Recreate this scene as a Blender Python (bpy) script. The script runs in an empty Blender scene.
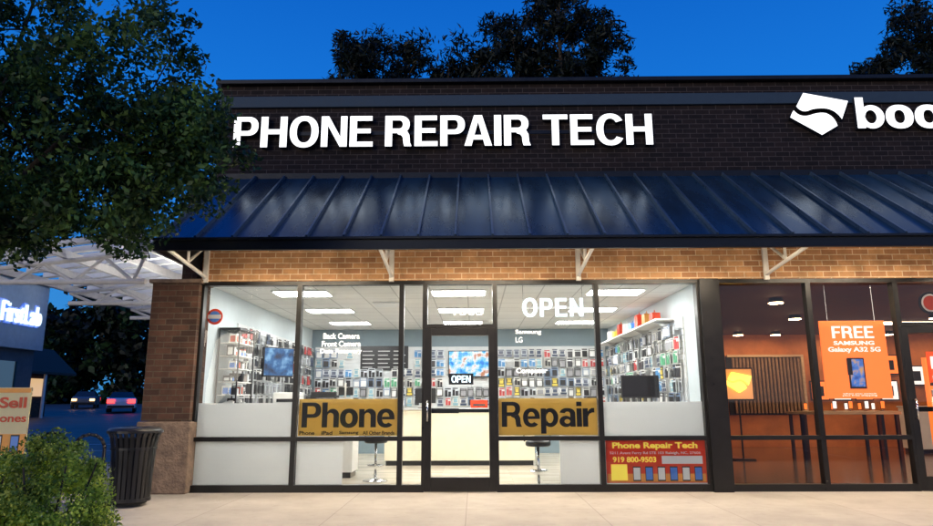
import bpy, math, random, bmesh
import numpy as np
from mathutils import Vector, Matrix
random.seed(7); rng=np.random.default_rng(7)
C=bpy.context.scene.collection
W={}
# ------------------------------------------------------------------ materials
def newmat(name):
    m=bpy.data.materials.new(name); m.use_nodes=True
    nt=m.node_tree; b=nt.nodes["Principled BSDF"]
    return m,nt,b
def mat(name,col,rough=.6,metal=0,var=0.15,scale=6,bump=0.0,bscale=60,emis=None,es=0,spec=None,stretch=None,translu=0):
    m,nt,b=newmat(name); N=nt.nodes; L=nt.links
    b.inputs['Roughness'].default_value=rough; b.inputs['Metallic'].default_value=metal
    if spec is not None: b.inputs['Specular IOR Level'].default_value=spec
    tc=N.new('ShaderNodeTexCoord'); src=tc.outputs['Object']
    if stretch:
        mp=N.new('ShaderNodeMapping'); mp.inputs['Scale'].default_value=stretch
        L.new(src,mp.inputs[0]); src=mp.outputs[0]
    if var>0:
        n=N.new('ShaderNodeTexNoise'); n.inputs['Scale'].default_value=scale; n.inputs['Detail'].default_value=8
        n.inputs['Roughness'].default_value=.65
        L.new(src,n.inputs[0])
        r=N.new('ShaderNodeMapRange'); r.inputs[1].default_value=.3; r.inputs[2].default_value=.7
        r.inputs[3].default_value=1-var; r.inputs[4].default_value=1+var
        L.new(n.outputs[0],r.inputs[0])
        mx=N.new('ShaderNodeVectorMath'); mx.operation='SCALE'; mx.inputs[0].default_value=col
        L.new(r.outputs[0],mx.inputs['Scale']); L.new(mx.outputs[0],b.inputs['Base Color'])
        r2=N.new('ShaderNodeMapRange'); r2.inputs[1].default_value=.3; r2.inputs[2].default_value=.7
        r2.inputs[3].default_value=max(.02,rough-.08); r2.inputs[4].default_value=min(1,rough+.08)
        L.new(n.outputs[0],r2.inputs[0]); L.new(r2.outputs[0],b.inputs['Roughness'])
    else: b.inputs['Base Color'].default_value=(*col,1)
    if bump>0:
        n2=N.new('ShaderNodeTexNoise'); n2.inputs['Scale'].default_value=bscale; n2.inputs['Detail'].default_value=6
        L.new(src,n2.inputs[0]); bp=N.new('ShaderNodeBump'); bp.inputs['Strength'].default_value=bump; bp.inputs['Distance'].default_value=.02
        L.new(n2.outputs[0],bp.inputs['Height']); L.new(bp.outputs[0],b.inputs['Normal'])
    if emis: b.inputs['Emission Color'].default_value=(*emis,1); b.inputs['Emission Strength'].default_value=es
    if translu>0:
        t=N.new('ShaderNodeBsdfTranslucent'); t.inputs[0].default_value=(*col,1); ms=N.new('ShaderNodeMixShader'); ms.inputs[0].default_value=translu
        o=N['Material Output']; L.new(b.outputs[0],ms.inputs[1]); L.new(t.outputs[0],ms.inputs[2]); L.new(ms.outputs[0],o.inputs[0])
    return m
def emat(name,col,s):
    return mat(name,(.6,.6,.6),.5,0,0,emis=col,es=s)
def brickmat(name,c1,c2,mortar,w=.21,h=.075,ms=.010,bumps=.6,rough=.85,squash_var=.35,off=.5,spec=.3):
    m,nt,b=newmat(name); N=nt.nodes; L=nt.links
    g=N.new('ShaderNodeNewGeometry'); s=N.new('ShaderNodeSeparateXYZ'); L.new(g.outputs['Position'],s.inputs[0])
    a=N.new('ShaderNodeMath'); a.operation='ADD'; L.new(s.outputs[0],a.inputs[0]); L.new(s.outputs[1],a.inputs[1])
    c=N.new('ShaderNodeCombineXYZ'); L.new(a.outputs[0],c.inputs[0]); L.new(s.outputs[2],c.inputs[1])
    br=N.new('ShaderNodeTexBrick'); L.new(c.outputs[0],br.inputs[0])
    br.inputs['Color1'].default_value=(*c1,1); br.inputs['Color2'].default_value=(*c2,1); br.inputs['Mortar'].default_value=(*mortar,1)
    br.inputs['Scale'].default_value=1; br.inputs['Brick Width'].default_value=w; br.inputs['Row Height'].default_value=h
    br.inputs['Mortar Size'].default_value=ms/2; br.inputs['Mortar Smooth'].default_value=.15; br.offset=off
    n=N.new('ShaderNodeTexNoise'); n.inputs['Scale'].default_value=3.5; n.inputs['Detail'].default_value=9; n.inputs['Roughness'].default_value=.7
    L.new(g.outputs['Position'],n.inputs[0])
    r=N.new('ShaderNodeMapRange'); r.inputs[1].default_value=.3; r.inputs[2].default_value=.7; r.inputs[3].default_value=1-squash_var; r.inputs[4].default_value=1+squash_var
    L.new(n.outputs[0],r.inputs[0])
    mx=N.new('ShaderNodeVectorMath'); mx.operation='SCALE'; L.new(br.outputs[0],mx.inputs[0]); L.new(r.outputs[0],mx.inputs['Scale'])
    L.new(mx.outputs[0],b.inputs['Base Color'])
    n2=N.new('ShaderNodeTexNoise'); n2.inputs['Scale'].default_value=70; n2.inputs['Detail'].default_value=5; L.new(g.outputs['Position'],n2.inputs[0])
    hh=N.new('ShaderNodeMath'); hh.operation='MULTIPLY_ADD'; hh.inputs[1].default_value=-1.0
    L.new(br.outputs[1],hh.inputs[0]); 
    n3=N.new('ShaderNodeMath'); n3.operation='MULTIPLY'; n3.inputs[1].default_value=.4; L.new(n2.outputs[0],n3.inputs[0]); L.new(n3.outputs[0],hh.inputs[2])
    bp=N.new('ShaderNodeBump'); bp.inputs['Strength'].default_value=bumps; bp.inputs['Distance'].default_value=.012
    L.new(hh.outputs[0],bp.inputs['Height']); L.new(bp.outputs[0],b.inputs['Normal'])
    b.inputs['Roughness'].default_value=rough; b.inputs['Specular IOR Level'].default_value=spec
    return m
def tilemat(name,c1,joint,size,js,rough,var=.12,bump=.3,nscale=1.2,plank=None,stain=0):
    m,nt,b=newmat(name); N=nt.nodes; L=nt.links
    g=N.new('ShaderNodeNewGeometry')
    br=N.new('ShaderNodeTexBrick'); L.new(g.outputs['Position'],br.inputs[0]); br.offset=0 if plank is None else .4
    br.inputs['Scale'].default_value=1; br.inputs['Brick Width'].default_value=size; br.inputs['Row Height'].default_value=plank or size
    c2=tuple(x*(.93 if plank is None else .7) for x in c1)
    br.inputs['Color1'].default_value=(*c1,1); br.inputs['Color2'].default_value=(*c2,1); br.inputs['Mortar'].default_value=(*joint,1)
    br.inputs['Mortar Size'].default_value=js; br.inputs['Mortar Smooth'].default_value=.3
    n=N.new('ShaderNodeTexNoise'); n.inputs['Scale'].default_value=nscale; n.inputs['Detail'].default_value=12; n.inputs['Roughness'].default_value=.7
    L.new(g.outputs['Position'],n.inputs[0])
    r=N.new('ShaderNodeMapRange'); r.inputs[1].default_value=.3; r.inputs[2].default_value=.7; r.inputs[3].default_value=1-var; r.inputs[4].default_value=1+var
    L.new(n.outputs[0],r.inputs[0])
    mx=N.new('ShaderNodeVectorMath'); mx.operation='SCALE'; L.new(br.outputs[0],mx.inputs[0]); L.new(r.outputs[0],mx.inputs['Scale'])
    last=mx.outputs[0]
    if stain>0:
        v=N.new('ShaderNodeTexNoise'); v.inputs['Scale'].default_value=7; v.inputs['Detail'].default_value=3; L.new(g.outputs['Position'],v.inputs[0])
        q=N.new('ShaderNodeMapRange'); q.inputs[1].default_value=.60; q.inputs[2].default_value=.72; q.inputs[3].default_value=1; q.inputs[4].default_value=1-stain
        L.new(v.outputs[0],q.inputs[0]); m2=N.new('ShaderNodeVectorMath'); m2.operation='SCALE'; L.new(last,m2.inputs[0]); L.new(q.outputs[0],m2.inputs['Scale']); last=m2.outputs[0]
    L.new(last,b.inputs['Base Color'])
    n2=N.new('ShaderNodeTexNoise'); n2.inputs['Scale'].default_value=90; n2.inputs['Detail'].default_value=6; L.new(g.outputs['Position'],n2.inputs[0])
    hh=N.new('ShaderNodeMath'); hh.operation='SUBTRACT'; L.new(n2.outputs[0],hh.inputs[0]); L.new(br.outputs[1],hh.inputs[1])
    bp=N.new('ShaderNodeBump'); bp.inputs['Strength'].default_value=bump; bp.inputs['Distance'].default_value=.008
    L.new(hh.outputs[0],bp.inputs['Height']); L.new(bp.outputs[0],b.inputs['Normal'])
    b.inputs['Roughness'].default_value=rough
    return m
def glassmat(name,tint=(.96,.98,.97),ior=1.5,rough=0.0):
    m=bpy.data.materials.new(name); m.use_nodes=True; nt=m.node_tree; N=nt.nodes; L=nt.links; N.clear()
    o=N.new('ShaderNodeOutputMaterial'); t=N.new('ShaderNodeBsdfTransparent'); t.inputs[0].default_value=(*tint,1)
    gl=N.new('ShaderNodeBsdfGlossy'); gl.inputs['Roughness'].default_value=rough
    f=N.new('ShaderNodeFresnel'); f.inputs[0].default_value=ior; mx=N.new('ShaderNodeMixShader')
    L.new(f.outputs[0],mx.inputs[0]); L.new(t.outputs[0],mx.inputs[1]); L.new(gl.outputs[0],mx.inputs[2]); L.new(mx.outputs[0],o.inputs[0])
    return m
def leafmat(name,col,trans=.25,rough=.5):
    m,nt,b=newmat(name); N=nt.nodes; L=nt.links
    n=N.new('ShaderNodeTexNoise'); n.inputs['Scale'].default_value=2.2; n.inputs['Detail'].default_value=5
    g=N.new('ShaderNodeNewGeometry'); L.new(g.outputs['Position'],n.inputs[0])
    r=N.new('ShaderNodeMapRange'); r.inputs[1].default_value=.35; r.inputs[2].default_value=.65; r.inputs[3].default_value=.45; r.inputs[4].default_value=1.5
    L.new(n.outputs[0],r.inputs[0])
    mx=N.new('ShaderNodeVectorMath'); mx.operation='SCALE'; mx.inputs[0].default_value=col; L.new(r.outputs[0],mx.inputs['Scale'])
    L.new(mx.outputs[0],b.inputs['Base Color']); b.inputs['Roughness'].default_value=rough; b.inputs['Specular IOR Level'].default_value=.3
    t=N.new('ShaderNodeBsdfTranslucent'); L.new(mx.outputs[0],t.inputs[0]); ms=N.new('ShaderNodeMixShader'); ms.inputs[0].default_value=trans
    o=N['Material Output']; L.new(b.outputs[0],ms.inputs[1]); L.new(t.outputs[0],ms.inputs[2]); L.new(ms.outputs[0],o.inputs[0])
    return m
def screenmat(name,cols,s,scale=6):
    m,nt,b=newmat(name); N=nt.nodes; L=nt.links
    tc=N.new('ShaderNodeTexCoord'); n=N.new('ShaderNodeTexNoise'); n.inputs['Scale'].default_value=scale; n.inputs['Detail'].default_value=3
    L.new(tc.outputs['Object'],n.inputs[0]); cr=N.new('ShaderNodeValToRGB'); e=cr.color_ramp.elements
    e[0].position=.35; e[0].color=(*cols[0],1); e[1].position=.65; e[1].color=(*cols[-1],1)
    for i,c in enumerate(cols[1:-1]):
        q=e.new(.35+.3*(i+1)/(len(cols)-1)); q.color=(*c,1)
    L.new(n.outputs[0],cr.inputs[0]); L.new(cr.outputs[0],b.inputs['Emission Color']); b.inputs['Emission Strength'].default_value=s
    b.inputs['Base Color'].default_value=(.02,.02,.02,1); b.inputs['Roughness'].default_value=.15
    return m

M={}
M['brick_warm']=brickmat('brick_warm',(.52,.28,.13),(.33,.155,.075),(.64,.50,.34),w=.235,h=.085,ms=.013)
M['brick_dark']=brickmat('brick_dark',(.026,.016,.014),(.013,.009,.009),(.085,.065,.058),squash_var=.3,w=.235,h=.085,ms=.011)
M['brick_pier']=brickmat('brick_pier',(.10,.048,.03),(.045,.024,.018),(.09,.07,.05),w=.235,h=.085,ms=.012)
M['stone']=mat('pier_stone',(.20,.14,.10),.9,var=.4,scale=9,bump=1.0,bscale=26)
M['band']=mat('painted_band',(.035,.06,.085),.7,var=.15,bump=.15)
M['coping']=mat('metal_coping',(.016,.018,.022),.4,.5,var=.2)
M['roof']=mat('standing_seam_metal',(.040,.105,.165),.27,.65,var=.4,scale=2.2,stretch=(1,.25,.25),bump=.12,bscale=3)
M['rib']=mat('seam_rib_highlight',(.13,.20,.26),.32,.6,var=.2,scale=4)  # paler than the roof sheet: seam highlights put into the colour
M['fascia']=mat('fascia_metal',(.012,.015,.02),.4,.4,var=.2)
M['under']=mat('roof_underside',(.30,.26,.22),.8,var=.2)
M['white']=mat('white_steel',(.74,.72,.68),.5,var=.1,scale=12)
M['frame']=mat('bronze_frame',(.010,.009,.009),.35,.3,var=.2,scale=8)
M['glass']=glassmat('window_glass')
M['glass2']=glassmat('tinted_glass',(.90,.89,.88),1.75)
M['wallw']=mat('shop_wall_paint',(.60,.67,.70),.7,var=.04)
M['wallb']=mat('blue_grey_wall_paint',(.22,.29,.33),.7,var=.05)
M['ceil']=tilemat('ceiling_tile',(.82,.82,.80),(.5,.5,.49),.61,.012,.9,var=.04,bump=.1)
M['floor']=tilemat('shop_floor',(.66,.58,.46),(.38,.32,.24),1.2,.003,.25,plank=.18,bump=.05)
M['panel']=mat('white_laminate',(.82,.81,.78),.45,var=.04)
M['top']=mat('counter_top',(.6,.6,.6),.25,var=.1)
M['slat']=mat('slatwall_panel',(.72,.74,.75),.6,var=.05)
M['black']=mat('black_plastic',(.012,.012,.013),.35,var=.2)
M['rubber']=mat('rubber',(.02,.02,.02),.85,var=.2)
M['chrome']=mat('chrome',(.6,.6,.6),.15,1,var=.05)
M['gold']=mat('gold_banner',(.80,.60,.19),.45,var=.10,scale=3,translu=.45)
M['film']=mat('frosted_film',(.90,.90,.89),.7,var=.05,scale=1.5,translu=.7)
M['ink']=mat('black_ink',(.008,.008,.008),.5,var=0)
M['vinyl']=mat('glowing_white_vinyl',(.85,.85,.85),.5,var=0,emis=(1,1,1),es=.8)  # lettering brightened by emission of its own
M['signlit']=emat('lit_letter_face',(1,1,1),1.6)
M['ret']=mat('letter_return',(.03,.03,.035),.5,var=.05)
M['neon']=emat('open_sign_tubes',(.66,.86,1),1.5)
M['lamp']=emat('ceiling_panel_lamp',(1,.99,.965),38)
M['lampwarm']=emat('warm_lamp',(1,.64,.34),85)
M['soffit']=emat('added_soffit_glow',(1,.83,.60),215)  # added unseen source under the eave
M['concrete']=tilemat('sidewalk_concrete',(.40,.355,.30),(.24,.21,.18),1.52,.005,.85,var=.16,stain=.12)
M['kerb']=mat('kerb_concrete',(.36,.34,.31),.85,var=.2,scale=4,bump=.4)
M['asphalt']=mat('asphalt',(.05,.055,.062),.5,var=.3,scale=.6,bump=.5,bscale=80)
M['paint']=mat('road_paint',(.7,.7,.68),.7,var=.2,scale=5)
M['grass']=mat('grass',(.04,.06,.025),.95,var=.4,scale=2,bump=.8,bscale=30)
M['mulch']=mat('mulch',(.06,.035,.022),.95,var=.5,scale=20,bump=1,bscale=60)
M['bark']=mat('bark',(.07,.052,.04),.95,var=.4,scale=8,bump=1,bscale=25,stretch=(1,1,.25))
# ------------------------------------------------------------------ builders
def setp(o,label=None,category=None,group=None,kind=None):
    if label: o['label']=label
    if category: o['category']=category
    if group: o['group']=group
    if kind: o['kind']=kind
    return o
def place(o,origin,parent):
    W[o.name]=Vector(origin)
    if parent is not None:
        o.parent=parent; o.location=Vector(origin)-W[parent.name]
    else: o.location=origin
def empty(name,loc,label,category,group=None):
    o=bpy.data.objects.new(name,None); o.empty_display_size=.2; C.objects.link(o)
    place(o,loc,None); setp(o,label,category,group); return o
class MB:
    def __init__(s): s.v=[];s.f=[];s.m=[]
    def box(s,x0,x1,y0,y1,z0,z1,mi=0):
        n=len(s.v)
        s.v+=[(x0,y0,z0),(x1,y0,z0),(x1,y1,z0),(x0,y1,z0),(x0,y0,z1),(x1,y0,z1),(x1,y1,z1),(x0,y1,z1)]
        for q in ((0,3,2,1),(4,5,6,7),(0,1,5,4),(1,2,6,5),(2,3,7,6),(3,0,4,7)):
            s.f.append(tuple(n+i for i in q)); s.m.append(mi)
        return s
    def cyl(s,p0,p1,r0,r1=None,n=12,mi=0,caps=True):
        if r1 is None: r1=r0
        p0=Vector(p0);p1=Vector(p1);d=(p1-p0).normalized()
        a=Vector((0,0,1)) if abs(d.z)<.9 else Vector((1,0,0))
        u=d.cross(a).normalized(); w=d.cross(u)
        k=len(s.v)
        for p,r in ((p0,r0),(p1,r1)):
            for i in range(n):
                t=2*math.pi*i/n; s.v.append(tuple(p+u*math.cos(t)*r+w*math.sin(t)*r))
        for i in range(n):
            j=(i+1)%n; s.f.append((k+i,k+n+i,k+n+j,k+j)); s.m.append(mi)
        if caps:
            s.f.append(tuple(k+i for i in range(n))); s.m.append(mi)
            s.f.append(tuple(k+n+i for i in reversed(range(n)))); s.m.append(mi)
        return s
    def face(s,pts,mi=0):
        n=len(s.v); s.v+=[tuple(p) for p in pts]; s.f.append(tuple(range(n,n+len(pts)))); s.m.append(mi); return s
    def prism(s,pts,ax,a0,a1,mi=0):
        def P(p,a): return {'x':(a,p[0],p[1]),'y':(p[0],a,p[1]),'z':(p[0],p[1],a)}[ax]
        n=len(s.v);k=len(pts)
        s.v+=[P(p,a0) for p in pts]+[P(p,a1) for p in pts]
        s.f.append(tuple(range(n,n+k))); s.m.append(mi)
        s.f.append(tuple(reversed(range(n+k,n+2*k)))); s.m.append(mi)
        for i in range(k):
            j=(i+1)%k; s.f.append((n+i,n+k+i,n+k+j,n+j)); s.m.append(mi)
        return s
    def lathe(s,prof,cx,cy,n=24,mi=0):
        k=len(s.v)
        for r,z in prof:
            for i in range(n):
                t=2*math.pi*i/n; s.v.append((cx+r*math.cos(t),cy+r*math.sin(t),z))
        for a in range(len(prof)-1):
            for i in range(n):
                j=(i+1)%n; s.f.append((k+a*n+i,k+a*n+j,k+(a+1)*n+j,k+(a+1)*n+i)); s.m.append(mi)
        return s
    def build(s,name,mats,parent=None,origin=None,bevel=0,smooth=False,label=None,category=None,group=None,kind=None):
        if not isinstance(mats,(list,tuple)): mats=[mats]
        A=np.array(s.v)
        if origin is None:
            lo=A.min(0);hi=A.max(0); origin=((lo[0]+hi[0])/2,(lo[1]+hi[1])/2,lo[2])
        me=bpy.data.meshes.new(name); me.from_pydata((A-np.array(origin)).tolist(),[],s.f)
        for m in mats: me.materials.append(m)
        me.polygons.foreach_set('material_index',s.m)
        if smooth: me.polygons.foreach_set('use_smooth',[True]*len(s.f))
        me.update()
        if len(s.f)<5000:
            bm=bmesh.new(); bm.from_mesh(me); bmesh.ops.recalc_face_normals(bm,faces=bm.faces); bm.to_mesh(me); bm.free()
        o=bpy.data.objects.new(name,me); C.objects.link(o); place(o,origin,parent)
        setp(o,label,category,group,kind)
        if bevel: 
            b=o.modifiers.new('bevel','BEVEL'); b.width=bevel; b.segments=2; b.limit_method='ANGLE'
        return o
def text(name,s,u0,u1,v0,v1,w,depth,m,parent=None,bold=.0,facing='-y',align='LEFT',spacing=1.0,tube=0,**kw):
    cu=bpy.data.curves.new('t','FONT'); cu.body=s; cu.offset=bold; cu.align_x=align; cu.resolution_u=6
    if tube: cu.fill_mode='NONE'; cu.bevel_depth=tube; cu.bevel_resolution=2
    else: cu.extrude=.5
    cu.space_character=spacing
    ob=bpy.data.objects.new('t',cu); C.objects.link(ob); bpy.context.view_layer.update()
    me=bpy.data.meshes.new_from_object(ob.evaluated_get(bpy.context.evaluated_depsgraph_get()))
    bpy.data.objects.remove(ob); bpy.data.curves.remove(cu)
    A=np.empty(len(me.vertices)*3); me.vertices.foreach_get('co',A); A=A.reshape(-1,3)
    lo=A.min(0);hi=A.max(0); T=(A-lo)/np.maximum(hi-lo,1e-6)
    u=u0+T[:,0]*(u1-u0); v=v0+T[:,1]*(v1-v0); d=T[:,2]*depth
    if facing=='-y': P=np.stack([u,w-d,v],1); org=((u0+u1)/2,w,v0)
    else: P=np.stack([w+d,u,v],1); org=(w,(u0+u1)/2,v0)
    P=P-np.array(org); me.vertices.foreach_set('co',P.ravel()); me.materials.clear(); me.materials.append(m); me.name=name; me.update()
    o=bpy.data.objects.new(name,me); C.objects.link(o); place(o,org,parent); setp(o,**kw); return o
# ---- bold grotesque lettering built from outlines
def arc(cx,cy,rx,ry,a0,a1,n=14,p=2.25):
    out=[]
    for i in range(n+1):
        t=math.radians(a0+(a1-a0)*i/n); c=math.cos(t); s=math.sin(t)
        out.append((cx+rx*math.copysign(abs(c)**(2/p),c),cy+ry*math.copysign(abs(s)**(2/p),s)))
    return out
def rc(x0,y0,x1,y1): return [(x0,y0),(x1,y0),(x1,y1),(x0,y1)]
def ringh(cx,cy,rx,ry,ix,iy):
    return [arc(cx,cy,rx,ry,90,270)+arc(cx,cy,ix,iy,270,90), arc(cx,cy,rx,ry,90,-90)+arc(cx,cy,ix,iy,-90,90)]
def thick(pts,w):
    l=[];r=[]
    for i,p in enumerate(pts):
        a=Vector(pts[max(0,i-1)]);b=Vector(pts[min(len(pts)-1,i+1)]); d=(b-a).normalized(); n=Vector((-d.y,d.x))*w/2
        l.append((p[0]+n.x,p[1]+n.y)); r.append((p[0]-n.x,p[1]-n.y))
    return l+r[::-1]
ST=.195
def bowlP(cy,ry): return [(ST,cy+ry)]+arc(.40,cy,.28,ry,90,-90)+[(ST,cy-ry),(ST,cy-ry+.15)]+arc(.38,cy,.11,ry-.15,-90,90)+[(ST,cy+ry-.15)]
G={}
G['H']=(.73,[rc(0,0,ST,1),rc(.535,0,.73,1),rc(ST,.425,.535,.585)])
G['E']=(.64,[rc(0,0,ST,1),rc(ST,.845,.62,1),rc(ST,.435,.58,.585),rc(ST,0,.64,.155)])
G['F']=(.60,[rc(0,0,ST,1),rc(ST,.845,.60,1),rc(ST,.42,.54,.57)])
G['T']=(.68,[rc(0,.845,.68,1),rc(.2425,0,.4375,.845)])
G['I']=(ST,[rc(0,0,ST,1)])
G['N']=(.72,[[(0,0),(.18,0),(.18,.70),(.525,0),(.72,0),(.72,1),(.54,1),(.54,.31),(.205,1),(0,1)]])
G['A']=(.76,[[(0,0),(.195,0),(.38,.79),(.38,1),(.27,1)],[(.76,0),(.49,1),(.38,1),(.38,.79),(.565,0)],[(.242,.2),(.518,.2),(.483,.35),(.277,.35)]])
G['P']=(.68,[rc(0,0,ST,1),bowlP(.6925,.3075)])
G['R']=(.74,[rc(0,0,ST,1),bowlP(.715,.285),[(.335,.43)]+arc(.40,.715,.28,.285,-90,-45,6)+[(.675,.36),(.69,.12),(.735,0),(.535,0),(.51,.10),(.495,.28),(.45,.36),(.36,.39)]])
G['O']=(.80,ringh(.40,.5,.40,.52,.205,.36))
G['C']=(.74,[arc(.39,.5,.39,.52,32,328,26)+arc(.39,.5,.195,.36,322,38,26)])
G['o']=(.64,ringh(.32,.365,.32,.385,.12,.215))
arch=[*arc(.38,.50,.22,.245,150,0,10,2),(.60,0),(.41,0),*arc(.30,.46,.11,.125,0,180,10,2)]
G['h']=(.60,[rc(0,0,.19,1),arch]); G['n']=(.60,[rc(0,0,.19,.73),arch])
G['r']=(.43,[rc(0,0,.19,.73),[(.19,.60),(.25,.69),(.34,.745),(.43,.745),(.43,.56),(.34,.56),(.25,.51),(.19,.40)]])
G['e']=(.62,[arc(.31,.365,.31,.38,0,318,24)+arc(.31,.365,.13,.225,312,0,24),[(.184,.31),(.62,.31),(.62,.364),(.44,.364),(.436,.42),(.184,.42)]])
pb=[arc(.35,.365,.29,.38,124,0,12,2)+arc(.33,.365,.13,.22,0,178,12,2),arc(.35,.365,.29,.38,-124,0,12,2)+arc(.33,.365,.13,.22,0,-178,12,2)]
G['p']=(.64,[rc(0,-.27,.19,.73)]+pb); G['b']=(.64,[rc(0,0,.19,1)]+pb)
G['a']=(.60,[rc(.40,0,.59,.50),arc(.30,.50,.29,.245,0,168,12)+arc(.30,.50,.10,.10,160,0,8),arc(.24,.21,.24,.225,48,180,8,2)+arc(.29,.21,.105,.09,180,5,8,2)+[(.40,.25)],arc(.24,.21,.24,.225,-48,-180,8,2)+arc(.29,.21,.105,.09,-180,-5,8,2)+[(.40,.17)]])
G['i']=(.19,[rc(0,0,.19,.73),rc(0,.82,.19,1)])
sp_=[(.50,.53),(.46,.61),(.37,.66),(.25,.66),(.15,.62),(.11,.54),(.15,.46),(.27,.41),(.38,.37),(.47,.31),(.48,.20),(.42,.11),(.30,.07),(.18,.08),(.09,.14),(.06,.22)]
G['s']=(.56,[thick(sp_,.165)])
G['t']=(.42,[rc(.1,.2,.29,.93),rc(0,.58,.1,.73),rc(.29,.58,.42,.73),[(.1,.2),(.1,.12),(.16,.02),(.28,-.015),(.42,.0),(.42,.15),(.34,.15),(.29,.2)]])
KERN={('P','A'):-.09,('O','N'):0,('R','T'):-.02,('A','I'):-.01}
def glyphs(name,s,u0,u1,v0,v1,w,depth,m,parent,gap=.085,word=.27,split=False,side=None):
    x=0;pos=[]
    for i,ch in enumerate(s):
        if ch==' ': x+=word-gap; continue
        pos.append((ch,x)); x+=G[ch][0]+gap+KERN.get((ch,s[i+1] if i+1<len(s) else ''),0)
    tot=x-gap; k=(u1-u0)/tot; hv=v1-v0; b=MB(); objs=[]
    mm=[m,side] if side else [m]
    for ch,px in pos:
        for poly in G[ch][1]:
            k0=len(b.m); b.prism([(u0+(px+a)*k,v0+c*hv) for a,c in poly],'y',w-depth,w,1 if side else 0)
            if side: b.m[k0]=0
        if split: objs.append(b.build(name,mm,parent)); b=MB()
    if not split: return b.build(name,mm,parent)
    return objs
# ------------------------------------------------------------------ world
sc=bpy.context.scene
w=bpy.data.worlds.new('World'); sc.world=w; w.use_nodes=True; nt=w.node_tree; N=nt.nodes; L=nt.links
bg=N['Background']; tc=N.new('ShaderNodeTexCoord'); sp=N.new('ShaderNodeSeparateXYZ'); L.new(tc.outputs['Generated'],sp.inputs[0])
cr=N.new('ShaderNodeValToRGB'); e=cr.color_ramp.elements
e[0].position=0; e[0].color=(.05,.30,.70,1); e[1].position=1; e[1].color=(.001,.05,.30,1)
q=e.new(.38); q.color=(.010,.20,.76,1); q=e.new(.6); q.color=(.003,.115,.58,1)
L.new(sp.outputs[2],cr.inputs[0])
a1=N.new('ShaderNodeMapRange'); a1.inputs[1].default_value=.1; a1.inputs[2].default_value=-.95; a1.inputs[3].default_value=0; a1.inputs[4].default_value=1; L.new(sp.outputs[1],a1.inputs[0])
a2=N.new('ShaderNodeMapRange'); a2.inputs[1].default_value=.5; a2.inputs[2].default_value=0.05; a2.inputs[3].default_value=0; a2.inputs[4].default_value=1; L.new(sp.outputs[2],a2.inputs[0])
a3=N.new('ShaderNodeMath'); a3.operation='MULTIPLY'; L.new(a1.outputs[0],a3.inputs[0]); L.new(a2.outputs[0],a3.inputs[1])
mx=N.new('ShaderNodeMix'); mx.data_type='RGBA'; L.new(a3.outputs[0],mx.inputs[0]); L.new(cr.outputs[0],mx.inputs[6]); mx.inputs[7].default_value=(.50,.46,.50,1)
L.new(mx.outputs[2],bg.inputs[0]); bg.inputs[1].default_value=.95
# ------------------------------------------------------------------ ground
def gz(y): return float(np.interp(y,[-300,12,60,200,600],[-.13,-.13,.95,1.5,2]))
def sheet(name,x0,x1,ys,dz,m,**kw):
    b=MB()
    for a,c in zip(ys[:-1],ys[1:]): b.face([(x0,a,gz(a)+dz),(x1,a,gz(a)+dz),(x1,c,gz(c)+dz),(x0,c,gz(c)+dz)])
    return b.build(name,m,origin=(0,0,0),kind='structure')
sheet('ground',-400,400,[-300,12,60,200,600],-.03,M['grass'])
sheet('parking_lot',-60,60,[-60,12,60,68],0,M['asphalt'])
b=MB(); b.box(-7.4,16,-4.6,-.0,-.13,0); b.box(-7.4,-4.6,0,20,-.13,0)
b.build('sidewalk',[M['concrete']],origin=(0,0,0),kind='structure')
b=MB(); b.box(-7.56,-7.4,-4.76,20,-.13,.002); b.box(-7.4,16,-4.76,-4.6,-.13,.002)
b.build('kerb',M['kerb'],origin=(0,0,0),kind='structure')
b=MB()
for i in range(7):
    y=2+i*2.7; b.face([(-13.5,y,gz(y)+.004),(-9.3,y,gz(y)+.004),(-9.3,y+.1,gz(y+.1)+.004),(-13.5,y+.1,gz(y+.1)+.004)])
for i in range(8):
    x=-7+i*2.7; b.face([(x,-11,-.126),(x+.1,-11,-.126),(x+.1,-6.8,-.126),(x,-6.8,-.126)])
b.build('parking_marking',M['paint'],origin=(0,0,0),kind='structure')
b=MB(); b.box(-6.9,-1.95,-6.8,-3.1,-.13,.05); b.build('planting_bed',M['mulch'],kind='structure')
# ------------------------------------------------------------------ strip building
BX1=15.0
bl=empty('retail_building',(0,0,0),'low brick retail building with dark metal canopy and lit storefronts','building')
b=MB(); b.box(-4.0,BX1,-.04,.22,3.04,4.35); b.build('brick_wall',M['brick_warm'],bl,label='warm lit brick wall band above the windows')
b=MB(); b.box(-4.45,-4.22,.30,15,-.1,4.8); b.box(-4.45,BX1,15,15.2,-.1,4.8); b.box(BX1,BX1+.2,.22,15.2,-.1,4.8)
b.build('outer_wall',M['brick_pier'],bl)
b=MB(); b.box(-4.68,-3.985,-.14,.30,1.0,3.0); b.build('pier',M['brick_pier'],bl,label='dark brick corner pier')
b=MB(); b.box(-4.72,-3.945,-.18,.34,0,.99); b.build('pier_base',M['stone'],bl,bevel=.02,label='rough stone base of the corner pier')
b=MB(); b.box(-4.73,-3.95,-.17,.33,3.003,3.06); b.build('pier_cap',M['stone'],bl,bevel=.008)
b=MB(); b.box(3.455,3.73,-.10,.22,0,3.035); b.build('pillar',M['frame'],bl,label='black metal pillar between the two shops')
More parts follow.
